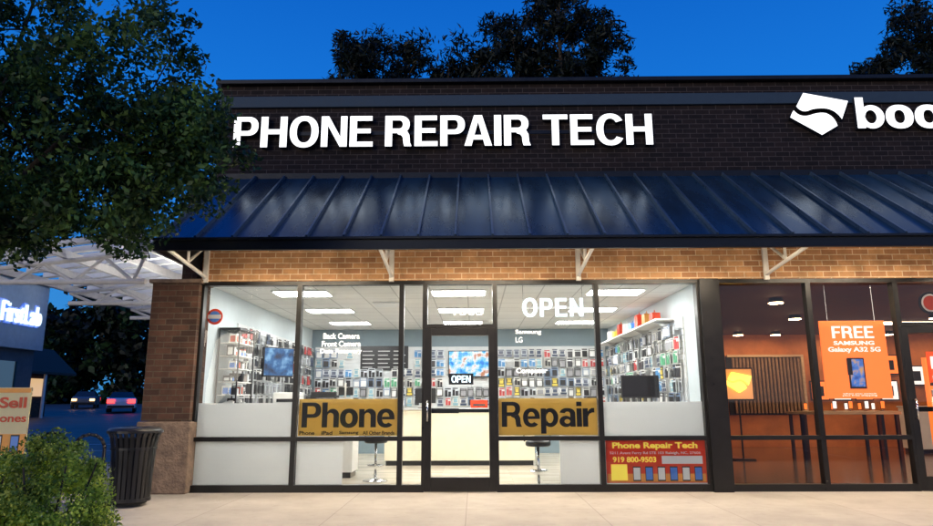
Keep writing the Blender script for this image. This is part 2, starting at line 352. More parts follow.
# sign wall
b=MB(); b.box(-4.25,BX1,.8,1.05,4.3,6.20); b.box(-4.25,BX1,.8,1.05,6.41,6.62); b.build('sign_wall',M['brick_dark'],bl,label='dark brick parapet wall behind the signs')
b=MB(); b.box(-4.27,BX1,.75,1.05,6.203,6.407); b.build('cornice_band',M['band'],bl,bevel=.01)
b=MB(); b.box(-4.32,BX1+.05,.70,1.12,6.623,6.70); b.build('coping',M['coping'],bl,bevel=.01)
b=MB(); b.box(-4.25,BX1,1.05,15.2,4.80,4.9); b.build('flat_roof',M['coping'],bl)
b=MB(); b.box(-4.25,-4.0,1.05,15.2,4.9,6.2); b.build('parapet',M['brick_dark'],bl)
# metal canopy roof
RX0=-4.05; ye,ze,yt,zt=-1.42,3.37,.795,4.95
sl=Vector((0,yt-ye,zt-ze)); n=Vector((0,-sl.z,sl.y)).normalized()
b=MB()
def sq(x0,x1,t0,t1,h0,h1,mi=0):
    k=len(b.v)
    for t in (t0,t1):
        for h in (h0,h1):
            for x in (x0,x1):
                p=Vector((x,ye,ze))+sl*t+n*h; b.v.append(tuple(p))
    for q in ((0,1,3,2),(4,6,7,5),(0,4,5,1),(2,3,7,6),(0,2,6,4),(1,5,7,3)): b.f.append(tuple(k+i for i in q)); b.m.append(mi)
sq(RX0,BX1,0,1,-.03,0)
x=RX0+.02
while x<BX1-.05:
    sq(x-.014,x+.014,-.01,.985,.001,.055,1); x+=.487
b.build('metal_roof',[M['roof'],M['rib']],bl,label='dark blue standing seam metal canopy roof')
b=MB(); 
b.prism([(ye+.0,3.30),(yt-.1,zt-.12),(yt-.1,zt-.16),(ye+.0,3.26)],'x',RX0+.03,BX1); b.build('canopy_underside',M['under'],bl)
b=MB(); b.box(RX0-.03,BX1,ye-.06,ye-.005,3.20,3.365); b.box(RX0-.03,BX1,ye-.10,ye-.06,3.33,3.365); b.build('fascia',M['fascia'],bl,bevel=.005)
b=MB(); b.box(RX0,BX1,.76,.797,4.90,5.02); b.build('roof_flashing',M['coping'],bl)
b=MB(); b.prism([(ye,3.2),(0.0,3.2),(0,3.3),(.79,4.3),(.79,4.85),(ye,3.33)],'x',RX0-.02,RX0+.0); b.build('roof_end_panel',M['fascia'],bl)
# brackets
for i in range(7):
    X=-3.93+2.8*i
    b=MB(); r=.028
    A=(X,-.06,3.10);B=(X,-1.36,3.24)
    b.box(X-.035,X+.035,-.09,-.041,3.02,4.15)
    b.cyl(A,B,r,n=8); b.cyl((X,-1.36,3.27),(X,-.10,4.17),r,n=8)
    b.cyl((X,-.72,3.17),(X,-.72,3.70),r*.8,n=8); b.cyl((X,-.08,3.6),(X,-.72,3.2),r*.8,n=8)
    b.build('bracket',M['white'],bl)
# windows
def window(x0,x1,z0,z1,rail=None,tint='glass',nm='window'):
    h=.036; b=MB(); y0,y1=-.03,.09
    b.box(x0,x0+h,y0,y1,z0,z1); b.box(x1-h,x1,y0,y1,z0,z1)
    b.box(x0+h,x1-h,y0,y1,z1-.06,z1); b.box(x0+h,x1-h,y0,y1,z0,z0+(.10 if z0<.5 else .05))
    if rail: b.box(x0+h,x1-h,y0+.003,y1,rail-.03,rail+.03)
    o=b.build(nm,M['frame'],bl)
    g=MB(); g.face([(x0+h,.03,z0+.05),(x1-h,.03,z0+.05),(x1-h,.03,z1-.05),(x0+h,.03,z1-.05)])
    g.build('glass',M[tint],o); return o
wins=[]
for a,c in ((-3.985,-2.51),(-2.51,-.975),(-.975,-.625),(.415,1.93),(1.93,3.455)):
    wins.append(window(a,c,0,3.038,.735))
def film(o,x0,x1,z0,z1):
    b=MB(); b.box(x0,x1,.058,.060,z0,z1); b.build('frosted_film',M['film'],o)
film(wins[0],-3.945,-2.55,.10,.70); film(wins[0],-3.945,-2.55,.768,1.245)
film(wins[4],1.97,3.415,.10,.70); film(wins[4],1.97,3.415,.768,1.245)
film(wins[1],-2.47,-1.80,.10,.70)
film(wins[3],1.33,1.89,.10,.70)
window(-.625,.415,2.33,3.038)
for a,c in ((3.73,5.08),(5.08,6.37),(7.55,8.9),(8.9,10.3)): window(a,c,0,3.038,.735,'glass2')
window(6.37,7.55,2.33,3.038,None,'glass2')
def door(x0,x1,nm,tint):
    z0,z1=.012,2.325; b=MB()
    b.box(x0,x0+.10,-.035,.075,z0,z1); b.box(x1-.10,x1,-.035,.075,z0,z1); b.box(x0+.10,x1-.10,-.035,.075,z1-.11,z1); b.box(x0+.10,x1-.10,-.035,.075,z0,z0+.19)
    o=b.build(nm,M['frame'],bl,bevel=.004)
    g=MB(); g.face([(x0+.1,.02,z0+.19),(x1-.1,.02,z0+.19),(x1-.1,.02,z1-.11),(x0+.1,.02,z1-.11)]); g.build('glass',M[tint],o)
    h=MB(); xx=x0+.05
    h.cyl((xx,-.10,.98),(xx,-.10,1.28),.014); h.cyl((xx,-.10,1.0),(xx,-.03,1.0),.01); h.cyl((xx,-.10,1.26),(xx,-.03,1.26),.01)
    h.build('handle',M['chrome'],o,smooth=True)
    p=MB(); p.box(x0+.1,x1-.1,.06,.10,1.10,1.15); p.box(x0+.1,x0+.5,.10,.13,1.09,1.16); p.build('push_bar',M['black'],o)
    return o
door(-.625,.415,'door','glass'); door(6.37,7.55,'door','glass2')
# shop interior shells
b=MB(); b.box(-4.2,-4.0,.1,7.3,0,3.04); b.build('interior_wall',M['wallw'],bl,label='pale grey shop interior side wall')
b=MB(); b.box(3.5,3.68,.22,7.3,0,3.04); b.build('interior_wall',M['wallw'],bl,label='pale grey shop interior side wall')
b=MB(); b.box(-4.0,3.5,7.1,7.3,0,3.04); b.build('interior_wall',M['wallb'],bl,label='blue grey painted shop back wall')
b=MB(); b.box(-4.2,3.68,.22,7.3,3.043,3.10); b.build('ceiling',M['ceil'],bl)
b=MB(); b.box(-4.2,3.68,0,7.3,-.1,.004); b.build('floor',M['floor'],bl)
for ix,X in enumerate((-2.75,-.15,2.45)):
    for Y in (1.1,3.3,5.5):
        b=MB(); b.box(X-.46,X+.46,Y-.26,Y+.26,3.02,3.041,0); b.box(X-.43,X+.43,Y-.23,Y+.23,3.012,3.02,1)
        b.build('ceiling_light',[M['white'],M['lamp']],bl)
b=MB(); b.box(-1.75,-1.25,2.2,2.7,3.015,3.041); b.build('air_vent',M['slat'],bl)
# added light strips, unseen behind the fascia, to brighten brick and pavement
for i in range(6):
    X=-2.53+2.8*i
    b=MB(); b.box(X-.9,X+.9,-1.33,-1.22,3.29,3.33,0); b.box(X-.88,X+.88,-1.32,-1.23,3.283,3.29,1)
    b.build('added_soffit_light',[M['white'],M['soffit']],bl)
# neighbour interior
M['orange']=mat('orange_wall',(.56,.19,.05),.6,var=.3,scale=1.2)
M['brownw']=mat('brown_wall',(.24,.11,.06),.6,var=.2,scale=2)
M['dkceil']=mat('dark_ceiling',(.11,.05,.035),.8,var=.3)
M['wood']=tilemat('wood_floor',(.27,.135,.07),(.04,.025,.012),1.4,.003,.12,plank=.16,bump=.05)
M['ltwood']=mat('light_wood',(.60,.44,.28),.45,var=.15,scale=5,stretch=(.4,4,4))
M['slatdk']=mat('wood_slats',(.30,.18,.10),.5,var=.25)
b=MB(); b.box(3.68,3.84,.22,9.2,0,3.04); b.build('interior_wall',M['brownw'],bl,label='brown painted interior side wall')
b=MB(); b.box(3.84,14.8,9.0,9.2,0,3.04); b.box(14.6,14.8,.22,9.0,0,3.04); b.build('interior_wall',M['orange'],bl,label='orange interior back wall of the neighbouring shop')
b=MB(); b.box(3.68,14.8,.22,9.2,3.043,3.10); b.build('ceiling',M['dkceil'],bl)
b=MB(); b.box(3.68,14.8,0,9.2,-.1,.004); b.build('floor',M['wood'],bl)
for X,Y in ((5.5,2),(8.3,2),(7,4.5),(10,4.5),(8.2,8.2),(11.2,8.2),(12.8,8.2),(9.7,8.3),(7.2,8.2)):
    b=MB(); b.cyl((X,Y,3.043),(X,Y,2.96),.11,.13,n=16,mi=0); b.cyl((X,Y,2.955),(X,Y,2.95),.12,n=16,mi=1)
    b.build('ceiling_light',[M['black'],M['lampwarm']],bl)
b=MB(); b.box(8.5,11.0,5.9,6.1,3.0,3.041); b.build('ceiling_light',emat('long_lamp',(1,.74,.5),14),bl)
# side canopy trusses
sw=empty('covered_walkway',(-6.0,0,0),'white steel lattice canopy over the side walkway of the brick building','covered walkway')
b=MB()
for i in range(34):
    Y=-.6+i*.44; b.prism([(-7.2,3.34),(-4.70,3.62),(-4.70,3.70),(-7.2,3.42)],'y',Y,Y+.13)
b.build('slats',mat('walkway_slats',(.80,.80,.78),.6,var=.1),sw)
for X,Z in ((-7.23,3.22),(-6.6,3.28),(-5.95,3.35),(-5.3,3.42),(-4.75,3.48)):
    b=MB(); b.box(X-.035,X+.035,-.6,14.2,Z,Z+.12); b.build('beam',M['white'],sw)
for i in range(7):
    Y=-.3+i*2.2
    b=MB(); b.cyl((-7.15,Y,3.0),(-4.72,Y,3.0),.04,n=8); b.cyl((-7.15,Y,3.18),(-4.72,Y,3.44),.035,n=8)
    pts=[(-7.15,3.18),(-6.7,3.0),(-6.25,3.27),(-5.8,3.0),(-5.35,3.36),(-4.9,3.0),(-4.75,3.4)]
    for p,q in zip(pts[:-1],pts[1:]): b.cyl((p[0],Y,p[1]),(q[0],Y,q[1]),.026,n=8)
    b.build('truss',M['white'],sw)
for Y in (8.5,12.9):
    b=MB(); b.cyl((-7.1,Y,0),(-7.1,Y,3.14),.06,n=12); b.build('post',M['white'],sw)
for k,Y in enumerate((.7,3.0,5.2,9.4)):  # added sources that brighten the canopy slats and trusses
    b=MB(); b.box(-4.84,-4.73,Y-.4,Y+.4,2.52,2.60,0); b.box(-4.85,-4.74,Y-.38,Y+.38,2.60,2.612,1)
    b.build('added_uplight',[M['white'],emat('added_walkway_glow%d'%k,(1,.97,.92),80)],sw)
# ------------------------------------------------------------------ signs
s=empty('shop_sign',(-.37,.78,5.4),'white illuminated letters on the dark brick parapet wall','sign')
glyphs('letter','PHONE REPAIR TECH',-3.94,3.12,5.455,6.0,.77,.09,M['signlit'],s,gap=.075,word=.34,split=True,side=M['ret'])
b=MB(); b.box(-3.9,3.1,.775,.797,5.70,5.76); b.build('mounting_rail',M['coping'],s)
s=empty('shop_sign',(7.1,.78,5.6),'white illuminated emblem and lettering on the dark brick parapet wall','sign')
def P(x,y): return (5.45+(x-788)*.0172,6.37-(y-96)*.0180)
def bez(p0,p1,p2,n=10): return [((1-t)**2*p0[0]+2*t*(1-t)*p1[0]+t*t*p2[0],(1-t)**2*p0[1]+2*t*(1-t)*p1[1]+t*t*p2[1]) for t in [i/n for i in range(n+1)]]
# slanted diamond of two interlocking pointed pieces divided by an S-shaped slash
upA=[(803,96.5),(846,105),(838,123)]+bez((838,123),(832,112),(820,112))[1:]+bez((820,112),(811,112),(806,114.5),5)[1:]+bez((806,114.5),(799,116.5),(795,110),6)[1:]
loB=[(788,121)]+bez((788,121),(790,116),(792,114),4)[1:]+bez((792,114),(797,121.5),(807,119),6)[1:]+bez((807,119),(817,115.5),(823,117),5)[1:]+bez((823,117),(831,120),(833,129.5),6)[1:]+[(817,138.5)]
for pts in (upA,loB):
    b=MB(); b.prism([P(*p) for p in pts],'y',.69,.77,1); b.m[0]=0; b.build('emblem',[M['signlit'],M['ret']],s)
glyphs('letter','boost',6.56,8.75,5.72,6.27,.77,.08,M['signlit'],s,gap=.03,split=True,side=M['ret'])
# gold window banners
for x0,x1,wd,sub in ((-2.46,-1.02,'Phone',('Phone','iPad','Samsung','All Other Brands')),(.455,1.885,'Repair',None)):
    b=MB(); b.box(x0,x1,.046,.054,.775,1.30); o=b.build('window_banner',M['gold'],label='gold rectangular banner with bold black word behind glass',category='sign')
    glyphs('lettering',wd,x0+.045,x1-.04,.895,1.25,.0455,.003,M['ink'],o,gap=.035)
    if sub:
        for t,(p,q) in zip(sub,((.02,.24),(.34,.50),(.60,.88),(.94,1.40))): text('small_lettering',t,x0+p,x0+q,.79,.845,.0455,.003,M['ink'],o,bold=.02)
# red sign
M['red']=mat('red_print',(.85,.11,.04),.4,var=.1,translu=.45); M['yel']=mat('glowing_yellow_print',(.95,.80,.12),.5,var=.05,emis=(1,.8,.1),es=.2)  # yellow print carries a slight added glow
M['org']=mat('orange_print',(.85,.36,.06),.5,var=.1); M['blu']=mat('blue_print',(.08,.25,.7),.4,var=.2); M['wht']=mat('white_print',(.8,.8,.78),.5,var=.03)
b=MB(); b.box(1.985,3.41,.040,.050,.115,.70); o=b.build('window_poster',M['red'],label='red poster with yellow headline and phone pictures behind glass',category='poster')
text('headline','Phone Repair Tech',2.08,3.30,.565,.675,.0395,.003,M['yel'],o,bold=.035)
text('address','5211 Avent Ferry Rd STE 103 Raleigh, NC, 27606',2.04,3.34,.50,.545,.0395,.003,M['wht'],o,bold=.015)
text('phone_number','919 800-9503',2.08,2.70,.395,.475,.0395,.003,M['yel'],o,bold=.03)
b=MB(); b.box(2.0,3.395,.037,.0395,.13,.24,0); b.box(2.05,2.28,.0345,.0368,.15,.37,1); b.build('picture_strip',[M['org'],M['yel']],o)
for i in range(6):
    X=2.36+i*.175; b=MB(); b.box(X,X+.11,.0335,.0365,.14,.34,0); b.box(X+.008,X+.102,.0315,.0335,.158,.325,1); b.build('phone_picture',[M['ink'],M['blu'] if i%2 else M['wht']],o)
b=MB(); b.box(2.78,3.36,.037,.0395,.375,.485,0); b.build('picture_panel',[M['wht']],o)
# OPEN neon
s=empty('open_sign',(1.31,.2,2.4),'glowing blue white open sign hung behind the glass','sign')
glyphs('letter','OPEN',.84,1.76,2.51,2.79,.17,.012,M['neon'],s,gap=.14,split=True)
b=MB(); b.box(.83,1.77,.18,.20,2.63,2.66); b.build('raceway',M['top'],s)
for X in (.85,1.75):
    b=MB(); b.cyl((X,.19,2.66),(X,.19,3.04),.004,n=6); b.build('wire',M['chrome'],s)
# door open sign
b=MB(); b.box(-.27,.09,.022,.05,1.50,1.66); o=b.build('door_sign',M['black'],label='small black open sign hanging inside the glass door',category='sign')
glyphs('lettering','OPEN',-.23,.05,1.53,1.63,.0215,.003,emat('cyan_led',(.5,.85,1),1.8),o)
# round signs
def disc(cx,cz,r,n=28): return [(cx+r*math.cos(2*math.pi*i/n),cz+r*math.sin(2*math.pi*i/n)) for i in range(n)]
b=MB(); b.prism(disc(-3.80,2.52,.12),'y',.06,.07,0); b.prism(disc(-3.80,2.52,.085),'y',.055,.0598,1); b.prism([(-3.9,2.49),(-3.7,2.49),(-3.7,2.55),(-3.9,2.55)],'y',.050,.0548,2)
b.build('round_sign',[M['red'],M['blu'],M['wht']],label='small round red and blue sign behind the window glass',category='sign')
b=MB(); b.prism(disc(6.95,2.68,.17),'y',.10,.12,0); b.prism(disc(6.95,2.68,.135),'y',.095,.0998,1); b.prism(disc(6.95,2.68,.11),'y',.09,.0948,2)
b.build('round_sign',[M['ink'],M['wht'],M['red']],label='small round black and red sign above the glass door',category='sign')
# window vinyl
text('window_lettering','1305',-.20,.24,2.52,2.61,.027,.002,M['vinyl'],None,bold=.01,label='small white street number on the glass above the door',category='lettering')
for t,u0,u1,v in (('Back Camera',-2.14,-1.60,2.175),('Front Camera',-2.16,-1.58,2.06),('Data Recovery',-2.18,-1.56,1.945)):
    text('window_lettering',t,u0,u1,v,v+.085,.027,.002,M['vinyl'],None,bold=.018,label='line of white vinyl repair service lettering on the window',category='lettering')
for t,u0,u1,v in (('Samsung',.72,1.10,2.22),('LG',.72,.82,2.11),('Computer',.72,1.18,1.64)):
    text('window_lettering',t,u0,u1,v,v+(.095 if t=='Computer' else .08),.027,.002,M['vinyl'],None,bold=.03 if t=='Computer' else .012,label='white vinyl device name on the shop window',category='lettering')
# orange poster
M['orglit']=mat('backlit_orange',(.8,.2,.05),.5,var=.05,emis=(1,.20,.03),es=1.3)
M['whlit']=mat('backlit_white',(.8,.8,.8),.5,var=0,emis=(1,.95,.9),es=1.1)
b=MB(); b.box(5.27,6.23,.12,.15,1.28,2.42); o=b.build('window_poster',M['orglit'],label='glowing orange free phone offer poster in the neighbouring window',category='poster')
glyphs('headline','FREE',5.44,6.06,2.16,2.34,.1195,.004,M['whlit'],o)
text('lettering','SAMSUNG',5.45,6.05,2.06,2.12,.1195,.004,M['whlit'],o,bold=.03)
text('lettering','Galaxy A32 5G',5.36,6.13,1.94,2.03,.1195,.004,M['whlit'],o,bold=.025)
text('small_lettering','when you switch\nplus free shipping',5.5,6.0,1.31,1.36,.1195,.004,M['whlit'],o,bold=0,align='CENTER')
b=MB(); b.box(5.62,5.86,.105,.119,1.42,1.87,0); b.box(5.64,5.84,.101,.105,1.45,1.85,1); b.box(5.60,5.67,.095,.10,1.62,1.86,0); b.build('phone_picture',[M['ink'],screenmat('phone_screen',[(.02,.1,.5),(.1,.3,.9),(.9,.5,.2)],.8,9)],o)
for X in (5.4,6.1):
    b=MB(); b.cyl((X,.13,2.42),(X,.13,3.04),.003,n=6); b.build('wire',M['chrome'],o)
# sell sign by the walkway
s=empty('yard_sign',(-6.55,-.5,0),'cream and orange selling sign on two metal legs beside the walkway','sign')
b=MB(); b.box(-7.05,-6.07,-.5,-.48,.55,1.47); b.build('panel',mat('sign_cream',(.85,.74,.42),.5,var=.05,translu=.2),s)
b=MB(); b.box(-7.04,-6.08,-.505,-.5005,1.40,1.46,0); b.build('colour_band',[M['org']],s)
b=MB(); b.box(-7.04,-6.08,-.505,-.5005,.56,.84,0); b.build('colour_band',[M['org']],s)
text('lettering','Sell',-6.50,-6.12,1.19,1.34,-.5005,.004,M['red'],s,bold=.03)
text('lettering','Phones',-6.66,-6.10,1.00,1.11,-.5005,.004,M['red'],s,bold=.02)
for i in range(4):
    X=-7.0+.24*i; b=MB(); b.box(X,X+.12,-.51,-.5055,.6,.83,0); b.box(X+.01,X+.11,-.513,-.51,.62,.81,1); b.build('phone_picture',[M['ink'],M['blu'] if i%2 else M['wht']],s)
for X in (-6.95,-6.17):
    b=MB(); b.cyl((X,-.46,0),(X,-.46,1.4),.015,n=8); b.build('leg',M['black'],s)
# ------------------------------------------------------------------ street furniture
s=empty('litter_bin',(-4.22,-1.2,0),'black slatted metal litter bin with flared rim beside the brick pier','litter bin')
b=MB(); nS=26
for i in range(nS):
    t=2*math.pi*i/nS; c,sn=math.cos(t),math.sin(t); tw=.022
    prof=[(.235,.06),(.245,.40),(.262,.70),(.29,.84),(.325,.90)]
    for (r0,z0),(r1,z1) in zip(prof[:-1],prof[1:]):
        def pt(r,z,s2): return (-4.22+c*r-sn*tw*s2,-1.2+sn*r+c*tw*s2,z)
        b.face([pt(r0,z0,-1),pt(r0,z0,1),pt(r1,z1,1),pt(r1,z1,-1)])
        b.face([pt(r0-.008,z0,-1),pt(r1-.008,z1,-1),pt(r1-.008,z1,1),pt(r0-.008,z0,1)])
b.build('slats',M['black'],s)
for r,z,h in ((.245,.06,.04),(.272,.68,.03),(.33,.885,.03)):
    b=MB(); b.lathe([(r-.012,z),(r,z),(r,z+h),(r-.012,z+h),(r-.012,z)],-4.22,-1.2,32); b.build('ring',M['black'],s,smooth=False)
b=MB(); b.lathe([(.0,.03),(.20,.03),(.21,.82),(.0,.83)],-4.22,-1.2,24); b.build('liner',M['rubber'],s,smooth=True)
b=MB(); b.lathe([(.33,.905),(.30,.945),(.17,.96),(.15,.93)],-4.22,-1.2,32); b.build('lid',M['black'],s,smooth=True)
b=MB(); b.lathe([(0,0.001),(.15,.001),(.15,.03),(0,.03)],-4.22,-1.2,16); b.build('foot',M['black'],s)
for X,Y in ((-6.25,.4),(-5.35,-.2)):
    b=MB(); pr=.024; pts=[(X-.22,0),(X-.22,.62)]+[(X-.22*math.cos(a),.62+.2*math.sin(a)) for a in np.linspace(.25,math.pi-.25,7)]+[(X+.22,.62),(X+.22,0)]
    for p,q in zip(pts[:-1],pts[1:]): b.cyl((p[0],Y,p[1]),(q[0],Y,q[1]),pr,n=10)
    b.build('bicycle_rack',M['black'],smooth=True,label='black tubular hoop bicycle rack on the side walkway',category='bicycle rack',group='bicycle racks by the walkway')
# ------------------------------------------------------------------ shop contents
def counter(x0,x1,y0,y1,h,lab,m='panel'):
    s=empty('shop_counter',((x0+x1)/2,(y0+y1)/2,0),lab,'counter')
    b=MB(); b.box(x0,x1,y0,y1,.1,h-.04); b.build('body',M[m],s,bevel=.005)
    b=MB(); b.box(x0-.02,x1+.02,y0-.03,y1+.03,h-.037,h); b.build('worktop',M['top'],s,bevel=.006)
    b=MB(); b.box(x0+.03,x1-.03,y0+.04,y1-.03,.005,.098); b.build('kickboard',M['black'],s)
    return s
M['cream']=mat('cream_laminate',(.88,.80,.62),.5,var=.04)
counter(-3.5,-1.95,1.7,2.3,1.2,'tall white laminate counter behind the shop window')
counter(1.55,3.35,1.3,1.9,1.2,'tall white laminate counter with a monitor on top')
counter(-1.7,1.3,3.9,4.5,1.12,'cream service counter in the middle of the shop','cream')
counter(-3.4,-2.4,3.5,4.1,1.0,'white laminate side counter deeper in the shop')
def stool(x,y,h,lab):
    s=empty('bar_stool',(x,y,.005),lab,'stool',group='black bar stools in the shop')
    b=MB(); b.lathe([(0,h),(.17,h),(.19,h+.02),(.19,h+.06),(.16,h+.08),(0,h+.085)],x,y,24); b.build('seat',M['black'],s,smooth=True)
    b=MB()
    pts=[(-.19,h+.06),(-.2,h+.16),(-.12,h+.2),(.12,h+.2),(.2,h+.16),(.19,h+.06)]
    for p,q in zip(pts[:-1],pts[1:]): b.cyl((x+p[0],y+.12,p[1]),(x+q[0],y+.12,q[1]),.013,n=8)
    b.build('backrest',M['black'],s)
    b=MB(); b.cyl((x,y,.03),(x,y,h),.022,n=12); b.build('stem',M['chrome'],s,smooth=True)
    b=MB(); b.lathe([(0,.006),(.2,.006),(.2,.02),(.03,.05),(0,.05)],x,y,24); b.build('base',M['chrome'],s,smooth=True)
    b=MB()
    for i in range(12):
        a=2*math.pi*i/12;c=2*math.pi*(i+1)/12; b.cyl((x+.13*math.cos(a),y+.13*math.sin(a),.25),(x+.13*math.cos(c),y+.13*math.sin(c),.25),.009,n=6)
    b.cyl((x-.13,y,.25),(x+.13,y,.25),.007,n=6); b.build('footrest',M['chrome'],s)
stool(1.05,.42,.60,'black bar stool with chrome stem by the window')
stool(-1.5,1.3,.6,'black bar stool with chrome stem inside the shop')
def monitor(x,y,z,wd,ht,rot,lab,sm,nm='computer_monitor',stand=True):
    s=empty(nm,(x,y,z),lab,'monitor' if stand else 'television')
    z0=z+(.10 if stand else 0)
    b=MB(); b.box(x-wd/2,x+wd/2,y-.02,y+.02,z0,z0+ht); b.build('casing',M['black'],s,bevel=.006)
    b=MB(); b.box(x-wd/2+.02,x+wd/2-.02,y-.024,y-.0205,z0+.03,z0+ht-.02); b.build('screen',sm,s)
    b=MB()
    if stand: b.cyl((x,y+.03,z+.01),(x,y+.03,z0+.1),.02,n=8); b.box(x-.12,x+.12,y-.06,y+.1,z,z+.012)
    else: b.box(x-.1,x+.1,y+.021,y+.09,z0+ht*.35,z0+ht*.65)
    b.build('stand' if stand else 'wall_mount',M['black'],s)
    s.rotation_euler=(0,0,math.radians(rot)); return s
offscr=mat('screen_off',(.01,.01,.012),.1,var=0)
monitor(2.9,1.6,1.2,.64,.38,0,'black computer monitor standing on the white counter',offscr)
monitor(0,6.98,1.83,1.08,.66,0,'wall mounted television with blue and orange picture above the shelves',screenmat('tv_picture',[(.02,.2,.7),(.1,.5,.8),(.8,.8,.85),(.5,.2,.1)],1.3,5),'television',False)
monitor(-3.65,3.0,1.72,.66,.56,48,'black television angled off the side wall showing blue picture',screenmat('tv_blue',[(.01,.03,.08),(.03,.15,.4),(.3,.6,.9)],1.0,4),'television',False)
monitor(-.9,4.1,1.12,.45,.3,160,'small computer monitor on the cream counter',offscr)
# slatwalls
def slatwall(name,lab,axis,a0,a1,c,z0,z1,sg=-1):
    b=MB(); z=z0
    def bx(p,q,za,zb):
        lo,hi=min(c+sg*p,c+sg*q),max(c+sg*p,c+sg*q)
        if axis=='x': b.box(a0,a1,lo,hi,za,zb)
        else: b.box(lo,hi,a0,a1,za,zb)
    while z<z1-.01:
        bx(.03,.012,z,z+.09); z+=.1
    bx(.0118,.002,z0,z)
    return b.build(name,M['slat'],label=lab,category='display wall')
slatwall('slatwall_display','pale slatwall behind rows of phone accessories on back wall','x',-3.9,3.4,7.097,1.0,2.58)
slatwall('slatwall_display','pale slatwall carrying hanging phone cases on side wall','y',.9,6.9,3.499,.9,2.55)
slatwall('slatwall_display','pale slatwall carrying dark cable packs on side wall','y',1.6,6.9,-3.999,.9,2.6,1)
cols=[(.02,.02,.022),(.03,.03,.035),(.05,.07,.12),(.45,.05,.05),(.75,.75,.75),(.25,.42,.5),(.08,.25,.5),(.02,.02,.02),(.7,.55,.1),(.1,.35,.2),(.3,.3,.32),(.12,.14,.2)]
cards=[(.75,.75,.74),(.68,.72,.77),(.05,.05,.05),(.20,.28,.42),(.78,.76,.7)]
def packmesh(nm,ci,ki,wd=.11,h=.19):
    wd*=1.5; h*=1.18
    m1=bpy.data.materials.get('case%d'%ci) or mat('case%d'%ci,cols[ci],.3,var=.1)
    m2=bpy.data.materials.get('card%d'%ki) or mat('card%d'%ki,cards[ki],.5,var=.05)
    b=MB(); b.box(-wd/2,wd/2,-.004,0,-h/2,h/2,1)
    if ci%3==0:
        b.box(-wd*.40,-wd*.04,-.020,-.004,-h*.42,h*.26,0); b.box(wd*.06,wd*.42,-.018,-.004,-h*.42,h*.10,0)
    elif ci%3==1:
        b.box(-wd*.36,wd*.36,-.020,-.004,-h*.42,h*.22,0)
    else:
        b.box(-wd*.30,wd*.30,-.020,-.004,-h*.10,h*.26,0); b.box(-wd*.42,wd*.42,-.012,-.004,-h*.44,-h*.18,0)
    b.box(-wd*.4,wd*.4,-.006,-.004,h*.32,h*.44,0); b.box(-.004,.004,-.03,.03,h*.44,h*.47,1)
    me=bpy.data.meshes.new(nm); me.from_pydata(b.v,[],b.f); me.materials.append(m1); me.materials.append(m2)
    me.polygons.foreach_set('material_index',b.m); me.update(); return me
spec=((0,0,.11,.19),(1,1,.10,.2),(2,0,.12,.18),(3,0,.11,.19),(4,2,.11,.19),(5,4,.10,.2),(6,1,.13,.17),(7,3,.11,.19),(8,2,.10,.18),(9,0,.11,.2),(10,4,.12,.16),(11,1,.11,.18),(0,4,.10,.19),(4,3,.12,.19),(1,0,.11,.2),(7,0,.12,.19),(0,1,.12,.2),(10,2,.11,.19))
packs=[packmesh('accessory_pack',*t) for t in spec]
cases=[packmesh('phone_case',*t) for t in spec]
cables=[packmesh('cable_pack',*t) for t in ((0,2,.12,.19),(1,0,.11,.18),(7,2,.11,.19),(2,2,.12,.18),(0,0,.10,.18),(3,2,.11,.18),(10,1,.11,.19),(7,0,.11,.17))]
INFO={'accessory_pack':('small carded phone accessory pack hanging on the back slatwall','package','accessory packs hanging on the back slatwall'),
'phone_case':('carded phone case hanging on the bright side slatwall','phone case','phone cases hanging on the side slatwall'),
'cable_pack':('dark carded cable pack hanging on the side slatwall','package','cable packs hanging on the side slatwall')}
def pack(nm,x,y,z,rz,me):
    o=bpy.data.objects.new(nm,me); C.objects.link(o); o.location=(x,y,z); o.rotation_euler=(0,0,rz)
    q=random.uniform(.85,1.08); o.scale=(q,1,random.uniform(.85,1.05))
    o['label'],o['category'],o['group']=INFO[nm]
for r in range(6):
    z=1.24+r*.235; run=None
    for i in range(38):
        x=-3.78+i*.19
        if -.65<x<.65 and z>1.7: continue
        if -2.85<x<-1.45 and z>1.95: continue
        if random.random()<.04: continue
        if run is None or random.random()<.6: run=random.choice(packs)
        pack('accessory_pack',x+random.uniform(-.012,.012),7.02-random.uniform(0,.10),z+random.uniform(-.015,.015),random.uniform(-.15,.15),run)
for r in range(7):
    z=1.05+r*.225; run=None
    for i in range(32):
        y=1.05+i*.182
        if random.random()<.02: continue
        if run is None or random.random()<.5: run=random.choice(cases)
        pack('phone_case',3.43-random.uniform(0,.08),y+random.uniform(-.02,.02),z,-math.pi/2+random.uniform(-.3,.3),run)
for r in range(7):
    z=1.05+r*.23; run=None
    for i in range(26):
        y=1.75+i*.20
        if random.random()<.03: continue
        if run is None or random.random()<.5: run=random.choice(cables)
        pack('cable_pack',-3.93+random.uniform(0,.08),y+random.uniform(-.02,.02),z,math.pi/2+random.uniform(-.3,.3),run)
# letter board on back wall
b=MB(); b.box(-2.75,-1.55,7.03,7.06,2.02,2.62,0)
for i in range(5):
    for j in range(3): b.box(-2.70+j*.39,-2.70+j*.39+.25+.05*((i+j)%2),7.024,7.03,2.08+i*.10,2.10+i*.10,1)
b.build('menu_board',[M['black'],M['top']],label='black service board with pale lines on the back wall',category='board')
